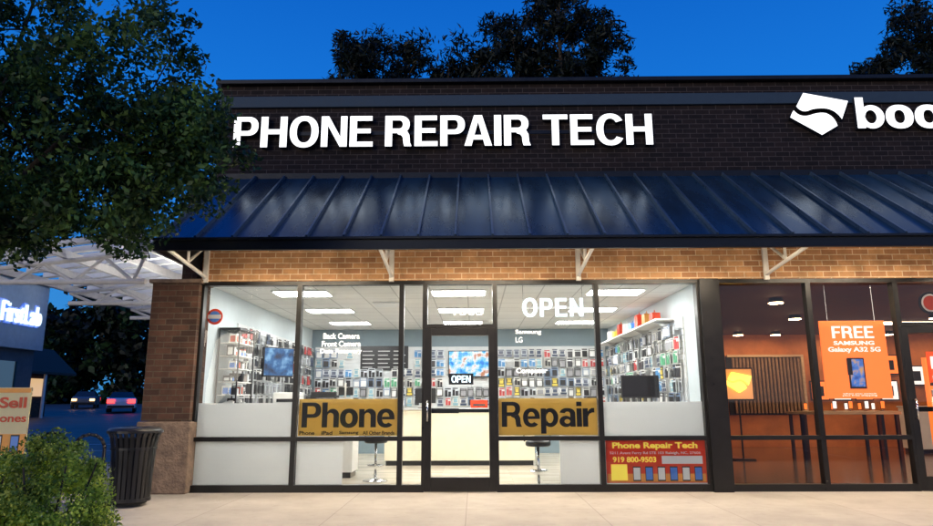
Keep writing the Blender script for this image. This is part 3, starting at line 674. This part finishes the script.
# shelf with bags on the right wall
s=empty('wall_shelf',(3.3,4,2.58),'white wall shelf above the accessory display','shelf')
b=MB(); b.box(3.15,3.495,1.3,6.9,2.58,2.61); b.build('board',M['panel'],s)
for Y in (1.6,3,4.4,5.8):
    b=MB(); b.prism([(3.495,2.579),(3.2,2.579),(3.495,2.42)],'y',Y-.01,Y+.01); b.build('bracket',M['chrome'],s)
bagc=[M['red'],M['org'],M['red'],M['blu'],M['wht'],M['red'],M['yel'],M['wht']]
for i in range(8):
    Y=1.9+i*.55; b=MB(); wd=.13; h=.16+.05*(i%3); X=3.3
    b.prism([(Y-wd,2.612),(Y+wd,2.612),(Y+wd*.8,2.612+h),(Y-wd*.8,2.612+h)],'x',X-.07,X+.07)
    b.cyl((X,Y-.05,2.61+h),(X,Y,2.67+h),.006,n=6); b.cyl((X,Y+.05,2.61+h),(X,Y,2.67+h),.006,n=6)
    b.build('gift_bag',bagc[i],label='small coloured carry bag on the wall shelf',category='bag',group='carry bags on the wall shelf',bevel=.01)
# black display cabinet on left wall
y0,y1=.75,1.5
s=empty('display_cabinet',(-3.8,(y0+y1)/2,0),'black framed glass display cabinet stocked with boxed accessories','cabinet')
b=MB()
for y in (y0,y1-.02): b.box(-3.98,-3.96,y,y+.02,.005,2.4); b.box(-3.66,-3.64,y,y+.02,.005,2.4)
b.box(-3.98,-3.64,y0,y1,2.4,2.43); b.build('frame',M['black'],s)
for k in range(7):
    z=.95+k*.205; b=MB(); b.box(-3.95,-3.65,y0+.02,y1-.02,z,z+.012); b.build('shelf',M['panel'],s)
    for i in range(6):
        if random.random()<.06: continue
        yy=y0+.05+i*.11; hh=random.uniform(.09,.17); xx=random.uniform(-3.78,-3.68); me=MB(); me.box(xx-.12,xx,yy,yy+.085,z+.013,z+.013+hh,0); me.box(xx,xx+.003,yy+.015,yy+.07,z+.03,z+hh-.02,1); me.box(xx-.1,xx-.02,yy-.002,yy,z+.03,z+hh-.02,1)
        me.build('accessory_box',[random.choice([M['ink'],M['wht'],M['wht'],M['black'],M['top']]),random.choice([M['wht'],M['blu'],M['ink'],M['ink'],M['red']])],label='small boxed phone accessory standing on the cabinet shelf',category='box',group='boxed accessories in the cabinet')
# spinner rack
RX,RY=-2.3,2.75
s=empty('display_rack',(RX,RY,0),'low white wire spinner rack with accessory packs','display rack')
b=MB(); b.cyl((RX,RY,.02),(RX,RY,1.6),.02,n=10); b.lathe([(0,.006),(.25,.006),(.22,.03),(0,.04)],RX,RY,20); b.build('pole',M['white'],s)
for t in range(4):
    a=t*math.pi/2+.3; dx,dy=math.cos(a),math.sin(a)
    b=MB()
    for k in range(3):
        z=1.12+k*.2; 
        b.cyl((RX+dx*.05-dy*.15,RY+dy*.05+dx*.15,z),(RX+dx*.05+dy*.15,RY+dy*.05-dx*.15,z),.005,n=6)
        for q in (-.08,.08):
            cx=RX+dx*.14-dy*q; cy=RY+dy*.14+dx*q
            b.face([(cx-dy*.05,cy+dx*.05,z-.15),(cx+dy*.05,cy-dx*.05,z-.15),(cx+dy*.05,cy-dx*.05,z),(cx-dy*.05,cy+dx*.05,z)],1+(k+t)%2)
    b.build('wire_panel',[M['white'],M['wht'],M['ink']],s)
for (x,y,z,wd,d,h,m,lab) in ((-3.15,2.0,1.2,.45,.35,.22,'wht','white desktop printer on the counter'),(-2.5,2.0,1.2,.3,.25,.12,'ink','black card payment tray on the counter'),(-2.9,3.8,1.0,.5,.4,.45,'ink','black desktop speaker unit on the side counter'),(.9,4.2,1.12,.3,.25,.2,'ink','black cash terminal on the cream counter'),(.2,4.15,1.12,.35,.2,.16,'red','small red box on the cream counter'),(2.1,1.6,1.2,.22,.2,.14,'ink','black card reader on the white counter')):
    s=empty('desktop_device',(x,y,z),lab,'printer' if 'printer' in lab else 'device')
    b=MB(); b.box(x-wd/2,x+wd/2,y-d/2,y+d/2,z,z+h); b.build('housing',M[m],s,bevel=.015)
    b=MB(); b.box(x-wd*.35,x+wd*.35,y-d/2-.012,y-d/2-.001,z+h*.25,z+h*.5); b.build('front_slot',M['black'] if m=='wht' else M['chrome'],s)
# ------------------------------------------------------------------ neighbour contents
s=empty('slatted_feature_wall',(8.15,8.9,0),'brown vertical wood slat feature wall with pale frame in the orange shop','feature wall')
b=MB()
for i in range(19): X=7.25+i*.1; b.box(X,X+.055,8.90,8.95,.9,2.40)
b.build('slats',M['slatdk'],s)
b=MB(); b.box(7.1,9.2,8.96,8.99,.85,2.45,0); b.box(7.1,9.2,8.86,8.96,2.42,2.48,1); b.box(9.13,9.2,8.86,8.96,.85,2.42,1); b.build('frame',[M['ink'],M['ltwood']],s)
s=empty('glowing_sign',(5.87,4.9,1.3),'glowing yellow swoosh emblem sign on a slim dark stand','sign')
def P2(x,y): return (5.56+(x-788)*.0098,1.86-(y-96)*.0105)
b=MB(); b.box(5.5,6.18,4.96,5.0,1.25,1.95,0); b.cyl((5.84,4.98,.03),(5.84,4.98,1.25),.02,n=8); b.box(5.62,6.06,4.85,5.1,.005,.03,0); b.build('stand',M['black'],s)
b=MB(); b.box(5.53,6.15,4.952,4.959,1.28,1.92); b.build('halo_plate',emat('amber_halo',(1,.28,.01),.8),s)  # emissive plate painted as the halo round the emblem
for pts in (upA,loB):
    b=MB(); b.prism([P2(*p) for p in pts],'y',4.90,4.95,0); b.build('emblem',emat('yellow_glow',(1,.62,.05),2.6),s)
def table(x,y,wd,d,h):
    s=empty('display_table',(x,y,0),'light wood display table with phones in the orange shop','table',group='display tables in the orange shop')
    b=MB(); b.box(x-wd/2,x+wd/2,y-d/2,y+d/2,h-.06,h); b.build('top',M['ltwood'],s,bevel=.008)
    for sx in (-1,1):
        for sy in (-1,1):
            b=MB(); X=x+sx*(wd/2-.06);Y=y+sy*(d/2-.06); b.box(X-.03,X+.03,Y-.03,Y+.03,.005,h-.061); b.build('leg',M['black'],s)
    for i in range(int(wd/.3)):
        X=x-wd/2+.2+i*.3; p=empty('display_phone',(X,y-.1,h),'dark smartphone on an angled display stand','phone',group='display phones on tables')
        b=MB(); b.box(X-.04,X+.04,y-.13,y-.12,h+.04,h+.19); b.build('handset',[M['ink']],p)
        b=MB(); b.box(X-.034,X+.034,y-.134,y-.1305,h+.05,h+.18); b.build('screen',M['whlit'] if i%2 else M['orglit'],p)
        b=MB(); b.cyl((X,y-.1,h),(X,y-.118,h+.10),.008,n=6); b.cyl((X,y-.1,h),(X,y-.1,h+.01),.04,n=12); b.build('stand',M['chrome'],p)
table(7.2,3.2,1.6,.7,1.05); table(8.2,5.6,1.8,.8,1.0); table(9.6,3.0,1.4,.7,1.0)
counter(10.6,12.6,6.6,7.2,1.1,'pale wood service counter in the orange shop')
for i,(x,z,c) in enumerate(((10.2,1.5,'whlit'),(10.8,1.5,'orglit'),(11.5,1.5,'whlit'),(10.2,2.2,'orglit'),(10.9,2.2,'whlit'),(9.6,1.5,'orglit'),(12.3,1.9,'whlit'),(11.6,2.2,'orglit'),(12.9,1.4,'orglit'))):
    b=MB(); b.box(x-.25,x+.25,8.95,8.99,z-.27,z+.27,0); b.box(x-.22,x+.22,8.94,8.95,z-.24,z+.24,1); b.box(x-.1,x+.1,8.93,8.94,z-.15,z+.12,0)
    b.build('wall_poster',[M['black'],M[c]],label='framed lit promotional poster on the orange wall',category='poster',group='lit posters on the orange wall')
s=empty('accessory_stand',(8.5,2.6,0),'tall lit orange accessory stand near the glass door','display rack')
b=MB(); b.box(8.2,8.95,2.3,2.4,.005,2.0); b.build('panel',M['orglit'],s)
for r in range(5):
    for c in range(4):
        b=MB(); b.box(8.23+c*.18,8.37+c*.18,2.27,2.298,.75+r*.25,.93+r*.25); b.build('hanging_pack',[M['ink'],M['org'],M['wht']][(r+c)%3] ,s)
b=MB(); b.box(6.72,7.2,.010,.016,1.5,1.95,0); b.box(6.77,7.15,.0075,.0098,1.55,1.6,1); b.box(6.77,7.15,.0075,.0098,1.7,1.88,1)
b.build('door_notice',[M['red'],M['wht']],label='red paper notice taped on the glass door',category='notice')
b=MB(); b.box(6.72,7.2,.010,.016,.95,1.3,0); b.box(6.76,7.16,.0075,.0098,1.02,1.22,1)
b.build('door_notice',[M['wht'],M['org']],label='white opening hours notice taped on the glass door',category='notice')
# ------------------------------------------------------------------ vegetation
def blobs(n,c,r,shell=.35):
    P=rng.normal(size=(n,3)); P/=np.linalg.norm(P,axis=1)[:,None]; q=rng.random(n)**shell
    return np.array(c)+P*q[:,None]*np.array(r)
def leaves(name,cent,rad,per,size,mats,parent,origin,aspect=.5,flat=1.0,kind=None,label=None,category=None,perlist=None):
    cent=np.array(cent); k=len(cent); rad=np.broadcast_to(np.array(rad),(k,))
    pl=np.array(perlist) if perlist is not None else np.full(k,per)
    cc=np.repeat(cent,pl,0); rr=np.repeat(rad,pl); n=len(cc)
    P=rng.normal(size=(n,3)); P/=np.linalg.norm(P,axis=1)[:,None]; P=P*(rng.random(n)**.45)[:,None]*rr[:,None]; P[:,2]*=flat
    P=P+cc
    A=rng.normal(size=(n,3)); A/=np.linalg.norm(A,axis=1)[:,None]
    B=rng.normal(size=(n,3)); B=np.cross(A,B); B/=np.linalg.norm(B,axis=1)[:,None]
    s=size*rng.uniform(.6,1.3,n)[:,None]
    V=np.stack([P-A*s,P+B*s*aspect,P+A*s,P-B*s*aspect],1).reshape(-1,3)-np.array(origin)
    F=np.arange(n*4).reshape(n,4)
    me=bpy.data.meshes.new(name); me.from_pydata(V.tolist(),[],F.tolist())
    for m in mats: me.materials.append(m)
    cm=np.repeat(rng.integers(0,len(mats),k),pl); rnd=rng.integers(0,len(mats),n); mi=np.where(rng.random(n)<.6,cm,rnd)
    me.polygons.foreach_set('material_index',mi.astype(np.int32)); me.update()
    o=bpy.data.objects.new(name,me); C.objects.link(o); place(o,origin,parent); setp(o,label,category,None,kind); return o
lm=[leafmat('leaf_dark',(.025,.06,.018)),leafmat('leaf_mid',(.05,.105,.025)),leafmat('leaf_light',(.11,.19,.04))]
bm=[leafmat('bush_dark',(.14,.22,.03)),leafmat('bush_mid',(.34,.46,.06)),leafmat('bush_light',(.60,.66,.10))]
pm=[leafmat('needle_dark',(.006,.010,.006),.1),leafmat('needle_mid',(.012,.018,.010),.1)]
# near broadleaf tree
T=(-5.4,-3.5,0)
tr=empty('leafy_tree',T,'dense dark green broadleaf tree beside the storefront walkway','tree')
main=np.concatenate([blobs(215,(-4.78,-3.5,4.40),(2.05,1.7,1.65),.45),blobs(30,(-3.05,-3.5,3.95),(.62,.7,.45)),blobs(22,(-3.25,-3.5,3.5),(.62,.6,.32)),blobs(34,(-4.15,-3.6,3.08),(1.15,.8,.32)),blobs(26,(-4.85,-3.7,3.02),(1.35,.8,.36))])
spray=[(-2.62,4.0),(-2.48,3.9),(-2.36,3.82),(-2.24,3.74),(-2.42,3.66),(-2.58,3.72),(-2.55,3.5),(-2.7,3.4),(-2.45,3.42),(-2.8,3.22),(-2.95,3.1),(-3.2,2.95),(-3.45,2.85),(-2.72,4.2),(-2.85,4.42),(-2.65,4.35),(-2.95,4.7),(-3.05,5.0),(-2.9,5.15),(-3.2,5.3),(-3.0,2.98),(-2.62,3.25)]
spr=np.array([(x,-3.5+random.uniform(-.25,.25),z) for x,z in spray])
cent=np.concatenate([main,spr]); rad=np.concatenate([rng.uniform(.14,.35,len(main)),rng.uniform(.13,.22,len(spr))])
leaves('crown',cent,rad,0,.037,lm,tr,T,.5,perlist=[225]*len(main)+[75]*len(spr))
b=MB(); b.cyl(T,(-5.35,-3.5,1.6),.15,.11,n=14); b.cyl((-5.35,-3.5,1.6),(-5.1,-3.5,3.0),.11,.08,n=12)
for p in ((-3.8,-3.4,4.4),(-4.8,-2.7,4.9),(-5.6,-4.2,4.9),(-4.2,-4.3,4.2),(-3.1,-3.6,3.8),(-6.2,-3.3,4.4),(-4.6,-3.5,5.6)):
    s0=(-5.15,-3.5,2.5); m=(Vector(s0).lerp(Vector(p),.5)+Vector((0,0,.15)))
    b.cyl(s0,m,.05,.035,n=8); b.cyl(m,p,.035,.012,n=8)
    for k in range(5):
        q=Vector(m).lerp(Vector(p),random.random()); b.cyl(q,q+Vector((random.uniform(-.6,.5),random.uniform(-.6,.6),random.uniform(-.1,.6))),.012,.004,n=5)
for q in spr[::2]: b.cyl((-3.2,-3.55,(q[2]+3.8)/2),tuple(q),.008,.003,n=5)
b.build('trunk',M['bark'],tr,smooth=True,origin=T)
# bushes
def bush(x,y,rx,ry,h,lab):
    o=empty('shrub',(x,y,.05),lab,'shrub')
    P=rng.normal(size=(230,3)); P[:,2]=np.abs(P[:,2]); P/=np.linalg.norm(P,axis=1)[:,None]; P*=rng.uniform(.78,1.0,230)[:,None]
    cent=P*np.array((rx-.06,ry-.06,h-.12))+np.array((x,y,.07))
    leaves('foliage',cent,rng.uniform(.05,.11,len(cent)),185,.012,bm,o,(x,y,.05),.6)
    b=MB()
    for i in range(9):
        a=i*.7; b.cyl((x+.05*math.cos(a),y+.05*math.sin(a),.04),(x+rx*.6*math.cos(a),y+ry*.6*math.sin(a),h*.8),.012,.005,n=6)
    b.build('stems',M['bark'],o)
    return o
bush(-2.72,-5.40,.54,.58,1.10,'rounded clipped green shrub with fresh light leaf tips')
bush(-3.40,-5.2,.45,.5,.98,'smaller rounded green shrub growing in the planting bed')
bush(-3.05,-5.95,.45,.4,.74,'low rounded green shrub in the planting bed')
# pines behind
def pine(x,y,h,w,base,lab,seed):
    r=random.Random(seed); g=gz(y)-.1
    o=empty('pine_tree',(x,y,g),lab,'tree')
    cent=[];rad=[]
    b=MB(); b.cyl((x,y,g),(x+.3,y,g+h*.6),.28,.18,n=10); b.cyl((x+.3,y,g+h*.6),(x,y,g+h*.97),.18,.04,n=8)
    nb=58
    for i in range(nb):
        t=base+(1-base)*(i/(nb-1)); z=g+h*t; tt=(t-base)/(1-base)
        ln=w*(1.0-.6*tt**1.8)*r.uniform(.35,1.12)*(.8+.4*min(1,tt*4)); a=r.uniform(0,6.28)
        e=Vector((x+ln*math.cos(a),y+ln*math.sin(a),z+r.uniform(-.1,.9)))
        b.cyl((x+.15,y,z-.3),e,.05,.02,n=5)
        for k in range(max(2,int(ln*2))):
            f=.15+.85*(k+1)/max(2,int(ln*2)); q=Vector((x,y,z)).lerp(e,f)
            cent.append((q.x+r.uniform(-.3,.3),q.y+r.uniform(-.3,.3),q.z+r.uniform(-.1,.35))); rad.append(r.uniform(.4,1.0))
    leaves('crown',cent,rad,95,.19,pm,o,(x,y,g),.25,.65)
    b.build('trunk',M['bark'],o,origin=(x,y,g))
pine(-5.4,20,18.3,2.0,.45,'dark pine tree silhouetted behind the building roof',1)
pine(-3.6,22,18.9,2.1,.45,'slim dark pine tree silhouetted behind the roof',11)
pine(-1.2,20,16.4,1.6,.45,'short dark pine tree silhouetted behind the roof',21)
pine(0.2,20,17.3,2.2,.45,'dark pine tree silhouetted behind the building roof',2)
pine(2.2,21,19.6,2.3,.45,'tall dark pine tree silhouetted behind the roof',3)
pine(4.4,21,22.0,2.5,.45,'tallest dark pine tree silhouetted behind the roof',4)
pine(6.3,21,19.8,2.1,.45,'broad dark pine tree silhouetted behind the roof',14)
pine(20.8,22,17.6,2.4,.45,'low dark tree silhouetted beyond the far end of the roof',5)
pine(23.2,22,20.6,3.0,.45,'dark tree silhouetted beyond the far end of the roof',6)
# distant woods
cent=[];rad=[]
for i in range(420):
    x=rng.uniform(-85,-18); y=rng.uniform(72,90); z=rng.uniform(.5,14.5)*(.95+.15*math.sin(x*.35)); cent.append((x,y,z)); rad.append(rng.uniform(1.4,2.6))
leaves('distant_woods',cent,rad,110,.55,pm+[lm[0]],None,(0,75,0),.6,kind='stuff',label='dark mass of distant trees beyond the parking lot',category='woods')
# ------------------------------------------------------------------ building across the lot
ob=empty('retail_building',(-19,2,0),'white single storey shop building across the side parking lot','building')
M['stucco']=mat('stucco',(.50,.56,.60),.85,var=.1,bump=.2)
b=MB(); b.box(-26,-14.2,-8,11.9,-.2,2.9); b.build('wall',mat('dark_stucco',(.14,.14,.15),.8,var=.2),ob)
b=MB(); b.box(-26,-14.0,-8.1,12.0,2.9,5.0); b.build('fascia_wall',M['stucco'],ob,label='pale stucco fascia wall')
b=MB(); b.box(-26.1,-13.9,-8.2,12.1,5.002,5.12); b.build('coping',M['coping'],ob)
for i in range(6):
    Y=-5.3+i*2.8; b=MB(); b.box(-14.19,-14.12,Y,Y+2.3,.3,2.5,0); b.box(-14.12,-14.10,Y,Y+.07,.3,2.5,1); b.box(-14.12,-14.10,Y+2.23,Y+2.3,.3,2.5,1); b.box(-14.12,-14.10,Y+.07,Y+2.23,1.5,1.56,1)
    b.build('window',[mat('dim_window%d'%i,(.03,.04,.05),.1,var=0,emis=(.3,.5,.7),es=.15),M['frame']],ob)
for Y in (7.6,9.3,11.2):
    b=MB(); b.cyl((-14.0,Y,5.2),(-13.2,Y,5.35),.02,n=6,mi=0); b.box(-13.3,-13.1,Y-.12,Y+.12,5.28,5.38,0); b.box(-13.31,-13.12,Y-.11,Y+.11,5.27,5.279,1)
    b.build('sign_lamp',[M['black'],emat('sign_lamp_lens%d'%int(Y),(.9,.95,1),26)],ob)
s=empty('shop_sign',(-13.95,10.6,3.6),'blue white illuminated lettering on the pale stucco wall','sign')
text('lettering','FirstLab',9.75,11.6,3.65,4.25,-13.94,.06,emat('blue_letters',(.75,.92,1),1.5),s,bold=.005,facing='+x')
text('lettering_edge','FirstLab',9.67,11.68,3.59,4.31,-13.998,.04,emat('blue_letter_edge',(.01,.10,.7),.8),s,bold=.08,facing='+x')
ob=empty('retail_building',(-30,30,0),'low far shop row with shaded walkway and warm windows','building')
b=MB(); b.box(-38,-27.5,26,34,-.3,3.6); b.build('wall',M['brick_pier'],ob)
b=MB(); b.prism([(-27.5,3.5),(-25.8,2.9),(-25.8,3.05),(-27.5,4.6),(-38,4.6),(-38,3.5)],'y',25.8,34.2); b.build('roof',mat('brown_shingle',(.045,.035,.03),.9,var=.3,bump=.5),ob)
for i in range(3):
    Y=26.6+i*2.5; b=MB(); b.box(-27.49,-27.43,Y,Y+1.8,1.6,2.7); b.build('window',emat('warm_window%d'%i,(1,.62,.25),.7),ob)
    b=MB(); b.cyl((-26,Y-.3,.2),(-26,Y-.3,3.0),.09,n=10); b.build('post',M['white'],ob)
# ------------------------------------------------------------------ cars
def car(x,y,rot,col,lab,front=False):
    z=gz(y)+.0; s=empty('parked_car',(x,y,z),lab,'car')
    pm_=mat('car_paint',col,.35,0,var=.03)
    b=MB(); low=[(y+a,z+c) for a,c in [(-2.25,.3),(-2.25,.72),(-2.1,.86),(-1.2,.98),(1.7,1.02),(2.15,.98),(2.25,.75),(2.25,.3)]]
    b.prism(low,'x',x-.9,x+.9); b.build('body',pm_,s,bevel=.06)
    b=MB()
    v=[(x-.84,y-1.25,z+.96),(x+.84,y-1.25,z+.96),(x+.84,y+1.75,z+.99),(x-.84,y+1.75,z+.99),(x-.62,y-.5,z+1.42),(x+.62,y-.5,z+1.42),(x+.62,y+.95,z+1.43),(x-.62,y+.95,z+1.43)]
    b.v=v; b.f=[(0,3,2,1),(4,5,6,7),(0,1,5,4),(1,2,6,5),(2,3,7,6),(3,0,4,7)]; b.m=[0,1,0,0,0,0]
    b.build('cabin',[mat('car_glass',(.02,.025,.03),.25,var=0),pm_],s)
    for sx in (-1,1):
        for yy in (-1.4,1.4):
            b=MB(); X=x+sx*.82; b.cyl((X-.1,y+yy,z+.33),(X+.1,y+yy,z+.33),.33,n=20,mi=0); b.cyl((X+sx*.1,y+yy,z+.33),(X+sx*.115,y+yy,z+.33),.19,n=16,mi=1); b.build('wheel',[M['rubber'],M['chrome']],s)
        b=MB(); b.box(x+sx*.66-.18,x+sx*.66+.18,y-2.29,y-2.2,z+.62,z+.80); b.build('headlight',emat('headlight_lens',(1,.52,.14),6 if front else .3),s)
        b=MB(); b.box(x+sx*.66-.24,x+sx*.66+.24,y+2.2,y+2.29,z+.66,z+.92); b.build('tail_light',emat('tail_lens',(1,.04,.02),3.5),s)
    b=MB(); b.box(x-.85,x+.85,y-2.31,y-2.2,z+.34,z+.5); b.box(x-.85,x+.85,y+2.2,y+2.31,z+.34,z+.5); b.build('bumper',M['black'],s)
    s.rotation_euler=(0,0,math.radians(rot))
car(-25.6,40,205,(.92,.90,.86),'pale silver car with red tail lights across the lot')
car(-33.4,49,24,(.10,.11,.13),'dark car with warm headlights on across the lot',True)
# ------------------------------------------------------------------ camera / sun
cam=bpy.data.cameras.new('camera'); co=bpy.data.objects.new('camera',cam); C.objects.link(co)
cam.lens=26; cam.sensor_width=36; cam.clip_end=1500; cam.clip_start=.05
co.location=(.10,-10,1.276)
R=Matrix.Rotation(math.radians(.6),3,'Z')@Matrix.Rotation(math.radians(90+11.5),3,'X')@Matrix.Rotation(math.radians(-.2),3,'Z')
co.rotation_euler=R.to_euler(); sc.camera=co
sun=bpy.data.lights.new('dusk_light','SUN'); sun.energy=.95; sun.angle=math.radians(25); sun.color=(1,.90,.74)
so=bpy.data.objects.new('dusk_light',sun); C.objects.link(so); so.rotation_euler=(math.radians(82),0,math.radians(-30))
sc.view_settings.view_transform='Standard'; sc.view_settings.look='None'; sc.view_settings.exposure=0
